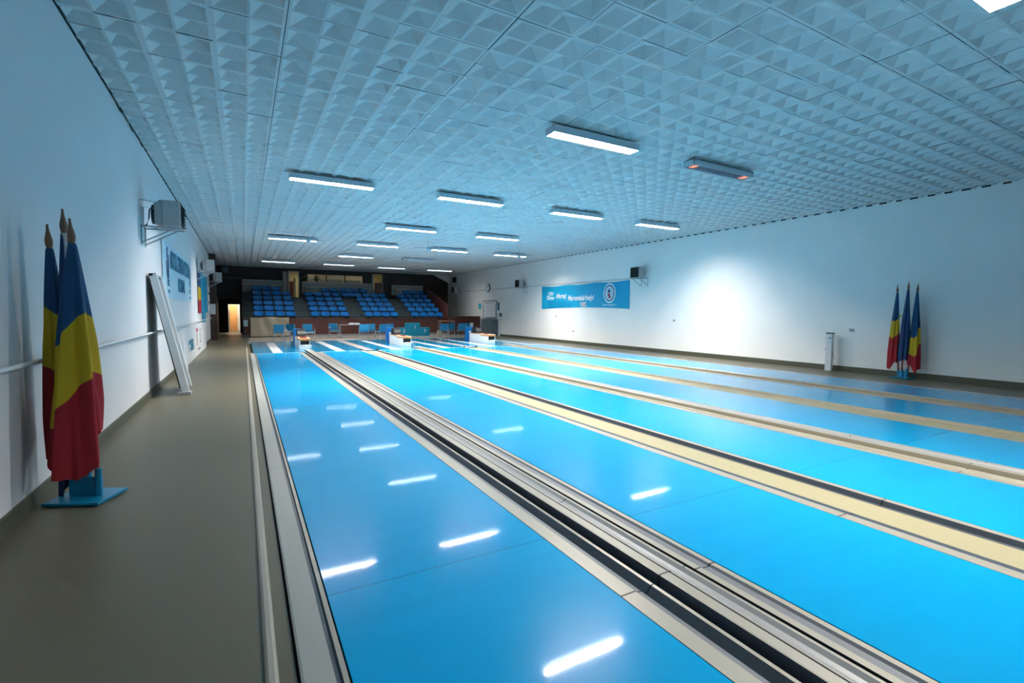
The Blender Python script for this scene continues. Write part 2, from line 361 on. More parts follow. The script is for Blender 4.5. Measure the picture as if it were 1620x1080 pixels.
def wide_return(xl, xr, n):
    names = ['nearest, between first and second lanes', 'between the third and fourth lanes', 'between the fifth and sixth lanes']
    t_ = thing('ball_return_track', 'bundle of metal ball return rails, '+names[n], 'ball return', group='ball return rails')
    s = (xr-xl)/.82
    X = lambda v: xl+(v-1.87)*s
    sl, bk = ('slate', 'black') if n == 0 else ('greige', 'umber')
    a = MB().prism_y([(X(1.873), -.06), (X(1.875), 0), (X(1.985), 0), (X(1.988), -.010), (X(2.032), -.014), (X(2.036), -.05), (X(2.06), -.055), (X(2.112), .0), (X(2.132), .004), (X(2.136), -.06)], YN, YF+.3,
                     mis=[2, 0, 1, 1, 3, 3, 3, 0, 2])
    a.build('gutter', ['alu', 'alug', bk, sl], t_)
    c_ = MB().prism_y([(X(2.136), -.06), (X(2.168), -.06), (X(2.18), .045), (X(2.19), .048), (X(2.255), .048), (X(2.258), .03), (X(2.268), .03), (X(2.27), .046), (X(2.278), .046), (X(2.282), .036),
                       (X(2.30), .028), (X(2.33), .022), (X(2.36), .028), (X(2.385), .045), (X(2.405), .045), (X(2.407), -.05)], YN, YF+1.0,
                      mis=[3, 4, 0, 0, 1, 1, 1, 0, 1, 2, 2, 2, 2, 0, 3])
    c_.build('return_rail', ['alu', 'alug', 'silver', bk, sl], t_)
    d = MB().prism_y([(X(2.407), -.05), (X(2.47), -.055), (X(2.50), 0), (X(2.55), 0), (X(2.57), -.012), (X(2.625), -.014), (X(2.64), 0), (X(2.68), 0), (X(2.681), -.08), (X(2.69), -.08)], YN, YF+.3,
                     mis=[1, 1, 0, 2, 2, 2, 0, 1, 1])
    d.build('gutter', ['alu', bk, 'alug'], t_)
def cream_gap(xl, xr, n):
    t_ = thing('lane_divider', 'cream floored divider strip with grey sides, between the %s lanes' % ['second and third', 'fourth and fifth'][n], 'lane divider', group='cream lane dividers')
    MB().prism_y([(xl+.002, -.06), (xl+.004, 0), (xl+.115, 0), (xl+.118, -.010), (xl+.225, -.018), (xl+.23, -.03)], YN, YF+.3, mis=[2, 0, 1, 1, 1]).build('gutter', ['alu', 'slate' if n == 0 else 'greige', 'black'], t_)
    MB().prism_y([(xl+.23, -.03), (xl+.66, -.045)], YN, YF+.3).build('walkway', 'cream', t_)
    MB().prism_y([(xl+.66, -.045), (xl+.70, -.044), (xl+.715, .0), (xl+.785, 0), (xl+.787, -.07), (xr, -.07)], YN, YF+.3, mis=[1, 1, 0, 2, 2]).build('gutter', ['alu', 'slate' if n == 0 else 'greige', 'black'], t_)
wide_return(RXs[0], LX[1], 0); wide_return(RXs[2], LX[3], 1); wide_return(RXs[4], LX[5], 2)
cream_gap(RXs[1], LX[2], 0); cream_gap(RXs[3], LX[4], 1)
tag(MB().box(13.445, 13.62, YN, 28, -.1, .004).build('edge_board', 'stripe2', bevel=.003), 'pale grey edge board between the rightmost lane and the right aisle', 'edge strip')
for i, (x, yy) in enumerate([(4.28, 20.5), (4.93, 20.5), (8.9, 20.5), (9.52, 20.5)]):
    tag(MB().lathe([(.05, 0), (.05, .03), (.03, .05)], (x, yy, 0), 10).build('foul_sensor', 'black'),
        'small black foul sensor puck at the %s edge of the %s cream divider end' % (['left', 'right'][i % 2], ['first', 'second'][i//2]), 'sensor', 'foul line sensors')

# ball return machines
def ball_machine(x, y0, y1, lab):
    t_ = thing('ball_return_machine', lab, 'ball return', (x, y0, 0), group='ball return machines')
    h = .46; L = y1-y0; W = .42
    MB().box(0, .03, 0, L, 0, h).box(W-.03, W, 0, L, 0, h).box(0, W, L-.03, L, 0, h).box(0.03, W-.03, 0, .03, 0, .16).build('side_housing', 'white', t_, .004)
    MB().box(.03, W-.03, .03, .06, .16, h-.1).build('mouth', 'black', t_)
    MB().box(-.01, W+.01, -.02, .9, h-.1, h-.02).box(-.01, W+.01, .9, L, h-.02, h).build('top_board', 'orange', t_, .004)
    hd = MB()
    pr_ = [(L-.85, h)]+[(L-.5+.35*math.cos(a), h+.34*math.sin(a)) for a in [math.pi*(1-i/8) for i in range(9)]]+[(L-.15, h)]
    hd.prism_x(pr_[1:-1], .05, W-.05).build('ball_hood', 'dark', t_)
    MB().tube([(-.02, -.2, .03), (-.02, -.2, .16), (W/2, -.42, .19), (W+.02, -.2, .16), (W+.02, -.2, .03)], .02, 6).build('guard_loop', 'white', t_)
    return t_
bm1 = ball_machine(2.05, 22.2, 24.4, 'white ball return machine with orange wooden top, leftmost of the three')
ball_machine(6.5, 22.2, 24.6, 'white ball return machine with orange wooden top, in front of the winners podium')
ball_machine(11.12, 22.5, 24.9, 'white ball return machine with orange wooden top, rightmost, near the grey cabinet')
for i, (x, yy) in enumerate([(2.02, 24.55), (6.42, 24.75), (11.05, 25.05)]):
    t_ = thing('control_cabinet', 'blue floor cabinet with small white label behind the %s ball return machine' % ['leftmost', 'middle', 'rightmost'][i], 'cabinet', (x, yy, 0), group='blue control cabinets')
    MB().box(0, .38, 0, .34, 0, .78).build('body', 'bin', t_, .01)
    MB().box(.12, .24, -.004, 0, .48, .54).build('label_plate', 'paper', t_)
for i, (x, yy) in enumerate([(2.17, 22.75), (6.62, 22.8), (11.25, 23.15)]):
    tag(MB().lathe([(.10, 0), (.14, .02), (.14, .04), (.11, .055)], (x+.08, yy, .44+.0), 12).build('towel', 'redpad'), 'dark red folded cloth on top of the %s ball return machine' % ['leftmost', 'middle', 'rightmost'][i], 'towel', 'red cloths')

# ------------------------------------------------------------------ ceiling fixtures
fproto = None
def fixture(x, y, kind, lab):
    t_ = thing('ceiling_light', lab, 'light', (x, y, 4.49), group='fluorescent ceiling lights')
    h = MB(); w2, Lx = .13, 1.8
    h.box(0, Lx, -w2, -w2+.012, 0, .115); h.box(0, Lx, w2-.012, w2, 0, .115); h.box(0, .012, -w2, w2, 0, .115); h.box(Lx-.012, Lx, -w2, w2, 0, .115); h.box(0, Lx, -w2, w2, .1, .115)
    h.build('housing', 'housing', t_)
    fn = MB()
    for i in range(1, 30): fn.box(Lx*i/30-.002, Lx*i/30+.002, -w2+.012, w2-.012, .003, .017)
    fn.box(.012, Lx-.012, -.004, .004, .003, .02)
    fn.build('louvre', 'grille' if kind in ('orange',) else 'housing', t_)
    for s in (-1, 1):
        tm = {'lit': 'tube', 'dim': 'tube_dim', 'orange': 'tube_off'}[kind]
        MB().tube([(.03, s*.065, .028), (Lx-.03, s*.065, .028)], .016, 8).build('tube', tm, t_)
    if kind == 'orange':
        for a, b_ in ((.06, .2), (Lx-.24, Lx-.08)):
            MB().box(a, b_, -.07, .07, .006, .02).build('tube_end', 'tube_end', t_)
    for xx in (.3, Lx-.3): MB().tube([(xx, 0, .115), (xx, 0, .17)], .01, 6).build('bracket', 'dark', t_)
    return t_
allfix = [(p, 'lit') for p in FIX['lit']]+[((7.6, 6.65), 'orange'), ((7.8, 26.6), 'dim')]
protos = {}
colw = lambda x: ['leftmost column', 'second column from the left', 'third column from the left', 'rightmost column'][min(3, int((x+.5)//3.4))]
roww = lambda y: ['cut by top right corner', 'nearest full row', 'second nearest row', 'third nearest row', 'middle fan row', 'second farthest row', 'farthest row over the grandstand'][min(6, int((y+1)//5))]
kw = {'lit': 'white glowing fluorescent ceiling light', 'orange': 'failing ceiling light glowing orange at its ends', 'dim': 'dim flickering fluorescent ceiling light'}
for (x, y), k in allfix:
    lab = '%s, %s, %s' % (kw[k], roww(y), colw(x))
    if k in protos: dup(protos[k], (x, y, 4.49), 0, lab)
    else: protos[k] = fixture(x, y, k, lab)

# ceiling fans
def fan(loc, lab, rz):
    t_ = thing('ceiling_fan', lab, 'fan', loc, rz, 'ceiling fans')
    MB().tube([(0, 0, -.28), (0, 0, .05)], .012, 6).build('rod', 'housing', t_)
    MB().lathe([(.03, -.42), (.08, -.40), (.09, -.33), (.07, -.28), (.02, -.26)], (0, 0, 0), 12).build('motor', 'housing', t_)
    for i in range(3):
        a = 2*math.pi*i/3
        bl = MB().box(.08, .62, -.06, .06, -.292, -.284).build('blade', 'grille', t_); bl.rotation_euler = (0, 0, a)
    return t_
f1 = fan((2.23, 20, HC), 'ceiling fan on a short rod, leftmost of three, in front of a light', R(20))
dup(f1, (7.0, 20, HC), R(50), 'ceiling fan on a short rod, middle one of the three')
dup(f1, (11.5, 20, HC), R(-8), 'ceiling fan on a short rod, rightmost, near the right wall')

# ------------------------------------------------------------------ fan heaters
def heater(loc, rz, lab):
    t_ = thing('fan_heater', lab, 'heater', loc, rz, 'wall mounted fan heaters')
    bd = MB()
    bd.add([(.2, -.2, .36), (.2, .2, .36), (.2, .2, .72), (.2, -.2, .72), (.32, -.27, .32), (.32, .27, .32), (.32, .27, .78), (.32, -.27, .78)],
           [(0, 1, 2, 3), (0, 1, 5, 4), (1, 2, 6, 5), (2, 3, 7, 6), (3, 0, 4, 7)])
    bd.box(.32, .6, -.27, .27, .32, .78)
    bd.build('body', 'heater', t_, .02)
    fr = MB().lathe([(.17, 0), (.17, .05)], (.15, 0, .54), 16, axis=(1, 0, 0)); fr.build('fan_guard', 'dark', t_)
    lv = MB()
    for i in range(7): lv.add([(.6, -.24, .37+i*.055), (.6, .24, .37+i*.055), (.65, .24, .345+i*.055), (.65, -.24, .345+i*.055)], [(0, 1, 2, 3)])
    lv.box(.598, .606, -.24, .24, .34, .76)
    lv.build('louvre', 'dark', t_)
    br = MB()
    for s in (-.2, .2):
        br.tube([(0, s, .3), (.62, s, .3)], .012, 6); br.tube([(0, s, 0), (.5, s, .29)], .012, 6); br.tube([(0.012, s, -.03), (0.012, s, .34)], .01, 6)
    br.tube([(.02, .2, .3), (.5, -.2, .3)], .008, 6); br.tube([(.02, -.2, .3), (.5, .2, .3)], .008, 6)
    MB().tube([(0, -.2, .76), (.32, -.2, .72)], .007, 6).build('stay_rod', 'heater', t_)
    br.build('bracket', 'heater', t_)
    MB().tube([(0, -.1, .3), (.08, -.12, .33), (.12, -.15, .45), (.13, -.15, .6), (.2, -.15, .7), (.3, -.15, .79)], .012, 6).build('hose', 'dark', t_)
    MB().tube([(.05, -.22, .3), (.05, -.22, .62), (.2, -.22, .62)], .007, 6).build('gas_pipe', 'chrome', t_)
    return t_
h1 = heater((XL, 10.95, 2.82), 0, 'grey fan heater on wall bracket, nearest on the left wall')
for (x, yy, rz, lab) in [(XL, 22.6, 0, 'grey fan heater high on the left wall above the blue banner'), (XL, 30.0, 0, 'grey fan heater at the far end of the left wall by the brown pillar'),
                         (XR, 15.5, math.pi, 'fan heater on the right wall, nearest, beside the cyan banner'), (XR, 25.6, math.pi, 'fan heater on the right wall between clock and cyan banner'),
                         (XR, 35.9, math.pi, 'fan heater at the far end of the right wall above the stand rail')]:
    dup(h1, (x, yy, 2.82), rz, lab)

# ------------------------------------------------------------------ left wall items
hr = thing('handrail', 'long thin grey handrail pipe along the left wall', 'handrail')
MB().tube([(XL+.06, -1.5, 1.2), (XL+.06, 11.0, 1.2), (XL+.06, 30.0, 1.2)], .02, 8).build('pipe', 'white', hr)
for yy in (1, 3.4, 5.9, 8.3, 10.2, 14.4, 16.4, 19, 22, 25, 28): MB().tube([(XL, yy, 1.2), (XL+.06, yy, 1.2)], .01, 6).build('support', 'heater', hr)
tag(MB().tube([(XL+.03, 8.7, HC-.05)]+[(XL+.03, 8.75+i*.1, HC-.03-.05*math.sin(i*.35)**2) for i in range(24)], .008, 5).build('cable', 'dark'), 'thin black cable sagging along the top of the left wall', 'cable')

def sheet(name, x, y0, y1, z0, z1, m, lab, cat, sag=0., th=.006, hem=0., right=False, group=None):
    """hanging banner on a side wall with small waves"""
    n = 28; mb = MB(); s = -1 if right else 1
    vs = []
    for k in range(2):
        for j in range(9):
            for i in range(n+1):
                u, v = i/n, j/8
                y = y0+(y1-y0)*u; z = z0+(z1-z0)*v+hem*math.sin(u*math.pi)*(1-v)+sag*(math.sin(u*9.5)**2)*-.4*(v == 1)
                vs.append((x+s*(th*k+.012+.006*math.sin(u*22+v)*(1-v)), y, z))
    w_ = n+1; fs = []
    for j in range(8):
        for i in range(n):
            a = j*w_+i; fs.append((a, a+1, a+w_+1, a+w_)); a += 9*w_; fs.append((a, a+1, a+w_+1, a+w_))
    mb.add(vs, fs, 0, True)
    for (a0, st, cnt) in ((0, 1, n), (8*w_, 1, n), (0, w_, 8), (n, w_, 8)):
        for q in range(cnt):
            a = a0+q*st; b_ = a+st; mb.add([vs[a], vs[b_], vs[b_+9*w_], vs[a+9*w_]], [(0, 1, 2, 3)])
    o = mb.build(name, m); return tag(o, lab, cat, group)
bL = sheet('wall_banner', XL, 13.15, 19.9, 1.93, 3.2, 'poster', 'pale blue white banner with large teal lettering on the left wall', 'banner', hem=-.02)
xw = XL+.028
text('ASOCUL CENTRU OESTION', .62, 'txtteal', T_left(xw, 16.75, 2.66), bL, sx=.60, offset=.012)
text('ROMAL', .50, 'txtteal', T_left(xw, 16.8, 2.14), bL, sx=1.0, offset=.015)
def swoosh(y, z, sc, par):
    mb = MB()
    for (pts) in ([(-.26, .1), (-.28, -.25), (-.12, -.5), (.12, -.5), (.26, -.1), (.22, .32), (.08, .1), (.08, -.15), (0, -.3), (-.12, -.2), (-.18, .1)], [(-.1, .15), (-.18, .42), (-.02, .56), (.1, .5), (-.02, .42), (.0, .2)]):
        k = len(pts); vs = [(0, a*sc, b_*sc) for a, b_ in pts]+[(.004, a*sc, b_*sc) for a, b_ in pts]
        mb.add(vs, [tuple(range(k)), tuple(range(k, 2*k))]+[(i, (i+1) % k, k+(i+1) % k, k+i) for i in range(k)])
    o = mb.build('emblem', 'txtnavy', par); o.location = (xw-.002, y, z); return o
swoosh(13.95, 2.72, .72, bL); swoosh(19.3, 2.66, .62, bL)
for yy, zz in ((14.0, 2.2), (19.2, 2.16)):
    text('BC', .22, 'txtnavy', T_left(xw, yy, zz), bL, sx=1.3); text('1956', .12, 'txtteal', T_left(xw, yy, zz-.17), bL, sx=1.3)
tr = sheet('tricolour_banner', XL, 22.45, 24.0, 1.5, 3.12, 'fblue', 'narrow blue, yellow and red banner hanging on the left wall', 'banner')
MB().box(XL+.022, XL+.03, 22.46, 23.99, 2.02, 2.55).build('yellow_band', 'fyel', tr); MB().box(XL+.022, XL+.03, 22.46, 23.99, 1.5, 2.02).build('red_band', 'fred', tr)
sheet('blue_banner', XL, 24.05, 28.2, 1.5, 3.2, 'banner', 'plain blue cloth banner beside the tricolour banner on left wall', 'banner')
sheet('blue_pennant', XL+.02, 24.4, 26.2, .96, 1.52, 'banner', 'short blue pennant hanging below the plain blue banner', 'banner')
po = sheet('wall_poster', XL, 28.4, 30.0, 1.6, 2.8, 'paper', 'white poster with dark scribbled marks next to the brown pillar', 'poster')
text('BOWLING', .2, 'txtgrey', T_left(XL+.027, 29.2, 2.4), po, sx=1.2); text('2015', .25, 'txtnavy', T_left(XL+.027, 29.2, 1.9), po, sx=1.5)
pn = tag(MB().box(XL+.03, XL+.09, 15.6, 25.2, .0, 1.1).build('barrier_panel', 'white', bevel=.004), 'long low white panel with coloured logos standing against the left wall', 'panel')
xp = XL+.092
text('T', .6, 'txtnavy', T_left(xp, 16.6, .62), pn, sx=2.0, offset=.02); text('esa', .72, 'txtteal', T_left(xp, 18.2, .36), pn, sx=1.8, offset=.025)
text('T', .85, 'txtred', T_left(xp, 20.5, .38), pn, sx=1.3, offset=.02); text('S', .8, 'txtgrey', T_left(xp, 21.9, .38), pn, sx=1.2); text('echipament', .12, 'txtgrey', T_left(xp, 21.3, .17), pn, sx=1.8)
tag(MB().box(XL+.1, XL+.22, 14.7, 15.55, 0, 1.1).build('white_board_end', 'white', bevel=.004), 'narrow white upright board standing between leaning frame and logo panel', 'board')
tag(MB().box(XL+.02, XL+.26, 30.22, 30.3, 1.4, 1.95).build('switch_box', 'white', bevel=.01), 'white switch box on the brown pillar', 'switch box')

# leaning framed panel
lp = thing('leaning_panel', 'white framed metal panel leaning against the left wall', 'panel')
tv, bv = Vector((XL+.04, 0, 2.30)), Vector((XL+.50, 0, .02)); d_ = (tv-bv).normalized(); n_ = Vector((d_.z, 0, -d_.x)).normalized()
if n_.x < 0: n_ = -n_
def slab(mb, s0, s1, y0, y1, a, b_, mi=0):
    P = lambda s, y, k: tuple(bv+d_*s+n_*k+Vector((0, y, 0)))
    vs = [P(s0, y0, a), P(s1, y0, a), P(s1, y1, a), P(s0, y1, a), P(s0, y0, b_), P(s1, y0, b_), P(s1, y1, b_), P(s0, y1, b_)]
    mb.add(vs, [(0, 3, 2, 1), (4, 5, 6, 7), (0, 1, 5, 4), (1, 2, 6, 5), (2, 3, 7, 6), (3, 0, 4, 7)], mi)
Ls = (tv-bv).length
q = MB(); slab(q, 0, Ls, 11.08, 11.14, -.0, .12); q.build('side_rail', 'white', lp, .004)
q = MB(); slab(q, 0, Ls, 12.14, 12.2, -.0, .07); q.build('side_rail', 'white', lp, .004)
q = MB(); slab(q, .05, Ls, 11.14, 12.14, .0, .02); q.build('sheet', 'alug', lp)
q = MB(); slab(q, Ls-.05, Ls, 11.08, 12.2, .0, .06); q.build('top_rail', 'alug', lp)
q = MB().box(XL+.42, XL+.64, 11.04, 11.2, .0, .06); q.build('foot', 'heater', lp, .004)
MB().tube([(XL+.02, 11.9, 1.9), (XL+.38, 11.95, .02)], .012, 6).build('back_strut', 'dark', lp)
text('3', .28, 'txtteal', Matrix(((0, d_.x, n_.x, bv.x+d_.x*1.75+n_.x*.024), (1, 0, 0, 11.6), (0, d_.z, n_.z, d_.z*1.75+n_.z*.024), (0, 0, 0, 1))), lp)

# ------------------------------------------------------------------ flags
def flag(name, base, tip, hem_z, w_top, w_bot, seed, cols, lab, pole='polered', phase=0., squash=.7, split=(.30, .55), slant=.25, corner=.18, ang=0., sleeve=None, sdir=R(151)):
    """cloth hanging folded around its pole; colour bands run slantwise"""
    rnd = random.Random(seed); base, tip = Vector(base), Vector(tip); ax = (tip-base).normalized(); Lp = (tip-base).length
    t_ = thing(name, lab, 'flag', base, 0, 'flags on stands')
    P0, T0 = Vector((0, 0, 0)), tip-base
    po_ = MB().tube([P0, T0*(1-.19/Lp)], .017, 10).build('pole', pole, t_)
    if sleeve: MB().tube([T0*(1-sleeve/Lp), T0*(1-.2/Lp)], .023, 10).build('sleeve', 'polewhite', po_)
    MB().lathe([(.018, -.2), (.024, -.18), (.028, -.14), (.022, -.10), (.013, -.06), (.009, -.02), (.009, 0)], T0, 12, axis=ax).build('finial', 'finial', po_)
    nr, nc = 56, 72; vs = []; st = 1-.2/Lp
    ph = [rnd.uniform(0, 6.28) for _ in range(5)]
    for j in range(nr+1):
        v = j/nr
        for i in range(nc):
            u = i/nc; a = 2*math.pi*u
            hz = (base.z+T0.z*st-hem_z)
            drop = v*hz*(1+corner*math.cos(a+phase-ang)*v*v+.025*math.cos(3*a+ph[0])*v*v)
            top = T0*st; p = Vector((top.x*(1-.12*v), top.y*(1-.12*v), top.z-drop))
            if p.z < 0: p.x, p.y = p.x, p.y
            rad = w_top+(w_bot-w_top)*(v**.75)
            fold = 1+(.30*math.cos(5*a+ph[1]+1.3*v)+.14*math.cos(9*a+ph[2]-v*2))*min(1, v*2.2)
            r = rad*fold*(1-.12*max(0, v-.8)/.2*math.cos(2*a+ph[3]))
            off = Vector((math.cos(ang), math.sin(ang), 0))*rad*.35*v
            e1, e2 = r*math.cos(a), r*math.sin(a)*squash
            vs.append((p.x+off.x+e1*math.cos(phase)-e2*math.sin(phase), p.y+off.y+e1*math.sin(phase)+e2*math.cos(phase), p.z))
    mb = MB(); ks = []
    for j in range(nr+1):
        for i in range(nc):
            a = 2*math.pi*i/nc; v = j/nr; ks.append(v-slant*math.cos(a+phase-sdir)*(.4+v*.6)-split[0])
    for j in range(nr):
        for i in range(nc):
            i2 = (i+1) % nc
            mb.f.append([j*nc+i, j*nc+i2, (j+1)*nc+i2, (j+1)*nc+i]); mb.m.append(0); mb.sm.append(True)
    mb.v = vs
    o = mb.build('cloth', cols, t_)
    at = o.data.attributes.new('band', 'FLOAT', 'POINT'); at.data.foreach_set('value', [x/(split[1]-split[0]) for x in ks])
    return t_
def flag_stand(x, y, rz, lab):
    t_ = thing('flag_stand', lab, 'flag stand', (x, y, 0), rz, 'blue flag stands')
    MB().box(-.22, .22, -.18, .18, .012, .035).box(-.2, .2, -.16, .16, 0, .012).build('base_plate', 'standblue', t_, .003)
    MB().box(-.13, .13, -.012, .012, .035, .2).build('web_plate', 'standblue', t_, .003)
    for i, (a, b_) in enumerate(((-.1, .04), (0, .05), (.1, 0.02))):
        MB().tube([(a, b_-.02, .03), (a*1.06, b_-.02, .27)], .026, 10).build('socket', 'standblue', t_)
    return t_
flag_stand(-1.22, 5.33, R(-24), 'blue steel flag stand on the left aisle floor, nearest the camera')
mt = mat('tricolour_cloth', (0, 64, 106), .75, bump=.15, bscale=200)
N_, L_n = nt(mt); at_ = N_.new('ShaderNodeAttribute'); at_.attribute_name = 'band'; rp = N_.new('ShaderNodeValToRGB'); rp.color_ramp.interpolation = 'CONSTANT'
mrg = N_.new('ShaderNodeMapRange'); mrg.inputs[1].default_value = -1; mrg.inputs[2].default_value = 3; L_n.new(at_.outputs['Fac'], mrg.inputs[0]); L_n.new(mrg.outputs[0], rp.inputs[0])
rp.color_ramp.elements[0].position = 0; rp.color_ramp.elements[0].color = (*lin((0, 64, 106)), 1)
rp.color_ramp.elements[1].position = .25; rp.color_ramp.elements[1].color = (*lin((190, 158, 12)), 1)
e_ = rp.color_ramp.elements.new(.5); e_.color = (*lin((150, 10, 30)), 1)
L_n.new(rp.outputs[0], N_['Principled BSDF'].inputs['Base Color']); M['tri'] = mt
TRI = ['tri']
flag('flag', (-1.31, 5.37, .20), (-1.415, 5.44, 2.34), .34, .026, .115, 3, TRI, 'leftmost folded tricolour flag by the left wall', phase=-.3, split=(.28, .56), slant=-.05, corner=.08, ang=R(-29), squash=.8)
flag('flag', (-1.22, 5.34, .20), (-1.305, 5.40, 2.47), .24, .024, .085, 5, ['fdk'], 'plain dark blue flag on a white pole between two tricolour flags at left', sleeve=.75, phase=.3, corner=.09, ang=R(160), squash=.8)
flag('flag', (-1.13, 5.30, .20), (-1.215, 5.20, 2.37), .44, .026, .165, 9, TRI, 'largest folded tricolour flag, right of the trio by the left wall', phase=-.2, split=(.40, .72), slant=.13, corner=.12, ang=R(235), squash=.8)
flag_stand(14.9, 5.9, R(80), 'blue steel flag stand by the right wall')
flag('flag', (14.9, 6.0, .20), (14.9, 6.12, 2.42), .33, .026, .12, 13, TRI, 'folded tricolour flag farthest from camera on the right stand', phase=1.3, split=(.36, .58), slant=.05, corner=.06, ang=R(100), squash=.62)
fe = flag('flag', (14.84, 5.9, .20), (14.86, 5.86, 2.50), .55, .026, .11, 17, ['fdk'], 'blue flag with small yellow stars in the middle of the right stand', phase=1.3, corner=.05, ang=R(180), squash=.62)
flag('flag', (14.9, 5.79, .20), (14.86, 5.66, 2.43), .33, .026, .12, 23, TRI, 'folded tricolour flag nearest the camera on the right stand', phase=1.3, split=(.52, .74), slant=.12, corner=.06, ang=R(230), squash=.62)
def star(par, x, y, z, r):
    pts = [(math.sin(i*math.pi/5)*(r if i % 2 == 0 else r*.42), math.cos(i*math.pi/5)*(r if i % 2 == 0 else r*.42)) for i in range(10)]
    vs = [(x, y+a, z+b_) for a, b_ in pts]+[(x+.004, y+a, z+b_) for a, b_ in pts]
    MB().add(vs, [tuple(range(10)), tuple(range(10, 20))]+[(i, (i+1) % 10, 10+(i+1) % 10, 10+i) for i in range(10)]).build('star', 'fyel', par)
star(fe, -.17, .03, 1.42, .045); star(fe, -.185, .05, 1.24, .05)

# white post by the right wall
pt = thing('ball_post', 'white square post with black cap standing near the right wall', 'post', (14.98, 7.75, 0), R(8))
MB().box(-.075, .075, -.08, .08, 0, 1.08).build('column', 'white', pt, .006)
MB().box(-.085, .085, -.09, .09, 1.08, 1.11).build('cap', 'dark', pt, .004)
MB().lathe([(.02, 0), (.02, .015)], (-.076, -.03, .96), 8, axis=(-1, 0, 0)).build('key_switch', 'dark', pt)
MB().tube([(-.03, -.09, .55), (-.04, -.12, .5), (-.03, -.14, .36)], .008, 6).build('hose_end', 'heater', pt)
MB().tube([(-.03, .09, .93), (-.03, .12, .93)], .015, 6).tube([(-.03, .09, .62), (-.03, .12, .62)], .015, 6).build('hook', 'heater', pt)

# ------------------------------------------------------------------ right wall items
bR = sheet('wall_banner', XR, 16.4, 23.7, 1.83, 3.12, 'banner', 'long cyan club banner with white slanted lettering and round crest on right wall', 'banner', hem=.08, sag=.12, right=True)
xr_ = XR-.030
text('CSM', .26, 'txtwhite', T_right(xr_, 22.75, 2.60), bR, sx=1.0, offset=.012)
text('Târgu-', .30, 'txtwhite', T_right(xr_, 22.8, 2.36), bR, shear=.35, offset=.012)
text('Mureş', .36, 'txtwhite', T_right(xr_, 21.75, 2.42), bR, shear=.35, offset=.012)
text('Marosvásárhelyi', .38, 'txtwhite', T_right(xr_, 20.05, 2.28), bR, shear=.35, sx=.88, offset=.012)
text('VSK', .28, 'txtwhite', T_right(xr_, 19.75, 1.96), bR, offset=.02); text('VSK', .26, 'txtred', T_right(xr_-.003, 19.75, 1.965), bR)
text('www.csmtgm.ro', .15, 'txtwhite', T_right(xr_, 17.75, 1.98), bR, sx=1.0)
st = MB()
for i in range(14): st.box(XR-.030, XR-.022, 22.9-i*.16, 22.96-i*.16, 1.9, 2.3-.012*i)
st.build('stripes', 'bdark', bR)
def ring(r0, r1, m, name, dx):
    mb = MB(); n = 36; vs = []
    for x in (xr_-dx, xr_-dx-.003):
        for r in (r0, r1):
            vs += [(x, 17.75+r*math.cos(2*math.pi*i/n), 2.57+r*1.08*math.sin(2*math.pi*i/n)) for i in range(n)]
    for i in range(n):
        j = (i+1) % n; mb.add([vs[n*2+i], vs[n*2+j], vs[n*3+j], vs[n*3+i]], [(0, 1, 2, 3)]); mb.add([vs[n+i], vs[n+j], vs[n*3+j], vs[n*3+i]], [(0, 1, 2, 3)])
    mb.build(name, m, bR)
ring(0.001, .43, 'txtwhite', 'crest_disc', 0); ring(.30, .365, 'txtteal', 'crest_ring', .004); ring(0.001, .26, 'poster', 'crest_field', .004)
def blob(pts, m, name):
    k = len(pts); vs = [(xr_-.009, 17.75-a, 2.57+b_) for a, b_ in pts]+[(xr_-.013, 17.75-a, 2.57+b_) for a, b_ in pts]
    MB().add(vs, [tuple(range(k)), tuple(range(k, 2*k))]).build(name, m, bR)
blob([(-.08, .02), (-.1, .12), (-.02, .2), (.05, .12), (.04, .03)], 'txtnavy', 'crest_figure'); blob([(-.12, 0), (0, -.02), (.1, -.22), (-.02, -.24)], 'txtred', 'crest_sash')
tag(MB().tube([(XR-.03, 15.7, 3.17), (XR-.03, 38, 3.22)], .016, 6).tube([(XR-.03, 15.7, 3.17), (XR, 15.7, 3.17)], .012, 6).build('wall_pipe', 'heater'), 'thin grey pipe running along the upper right wall', 'pipe')
ck = thing('wall_clock', 'round black rimmed clock on the far right wall', 'clock', (XR, 30.75, 3.34))
MB().lathe([(.3, 0), (.3, .05), (.27, .055)], (0, 0, 0), 24, axis=(-1, 0, 0)).build('rim', 'dark', ck)
MB().lathe([(.25, .056), (.25, .058)], (0, 0, 0), 24, axis=(-1, 0, 0)).build('dial', 'paper', ck)
MB().box(-.066, -.06, -.012, .012, 0, .2).box(-.066, -.06, 0, .14, -.012, .012).build('hand', 'dark', ck)
nb = thing('notice_board', 'white result board in a grey frame above the grey cabinet', 'notice board', (XR, 30.5, 1.82))
MB().box(-.03, -.005, -1.0, 1.0, -.57, .57).build('board', 'paper', nb)
fr = MB().box(-.045, 0, -1.05, -1.0, -.62, .62).box(-.045, 0, 1.0, 1.05, -.62, .62).box(-.045, 0, -1.05, 1.05, .57, .62).box(-.045, 0, -1.05, 1.05, -.62, -.57); fr.build('frame', 'cab', nb)
ln = MB()
for i in range(8): ln.box(-.034, -.03, -.9, .9, -.5+i*.11, -.488+i*.11)
for yy in (-.9, -.3, .3, .9): ln.box(-.034, -.03, yy-.006, yy+.006, -.5, .3)
ln.build('table_lines', 'txtgrey', nb)
text('REZULTATE', .18, 'txtgrey', T_right(-.034, 0, .38), nb, sx=1.4)
tag(MB().box(XR-.02, XR, 31.9, 32.35, 1.85, 2.25).build('wall_notice', 'skyblue'), 'small teal and white notice left of the result board', 'notice')
tag(MB().box(XR-.02, XR, 29.05, 29.3, 1.75, 2.3).build('wall_notice', 'txtteal'), 'narrow teal notice right of the result board', 'notice')
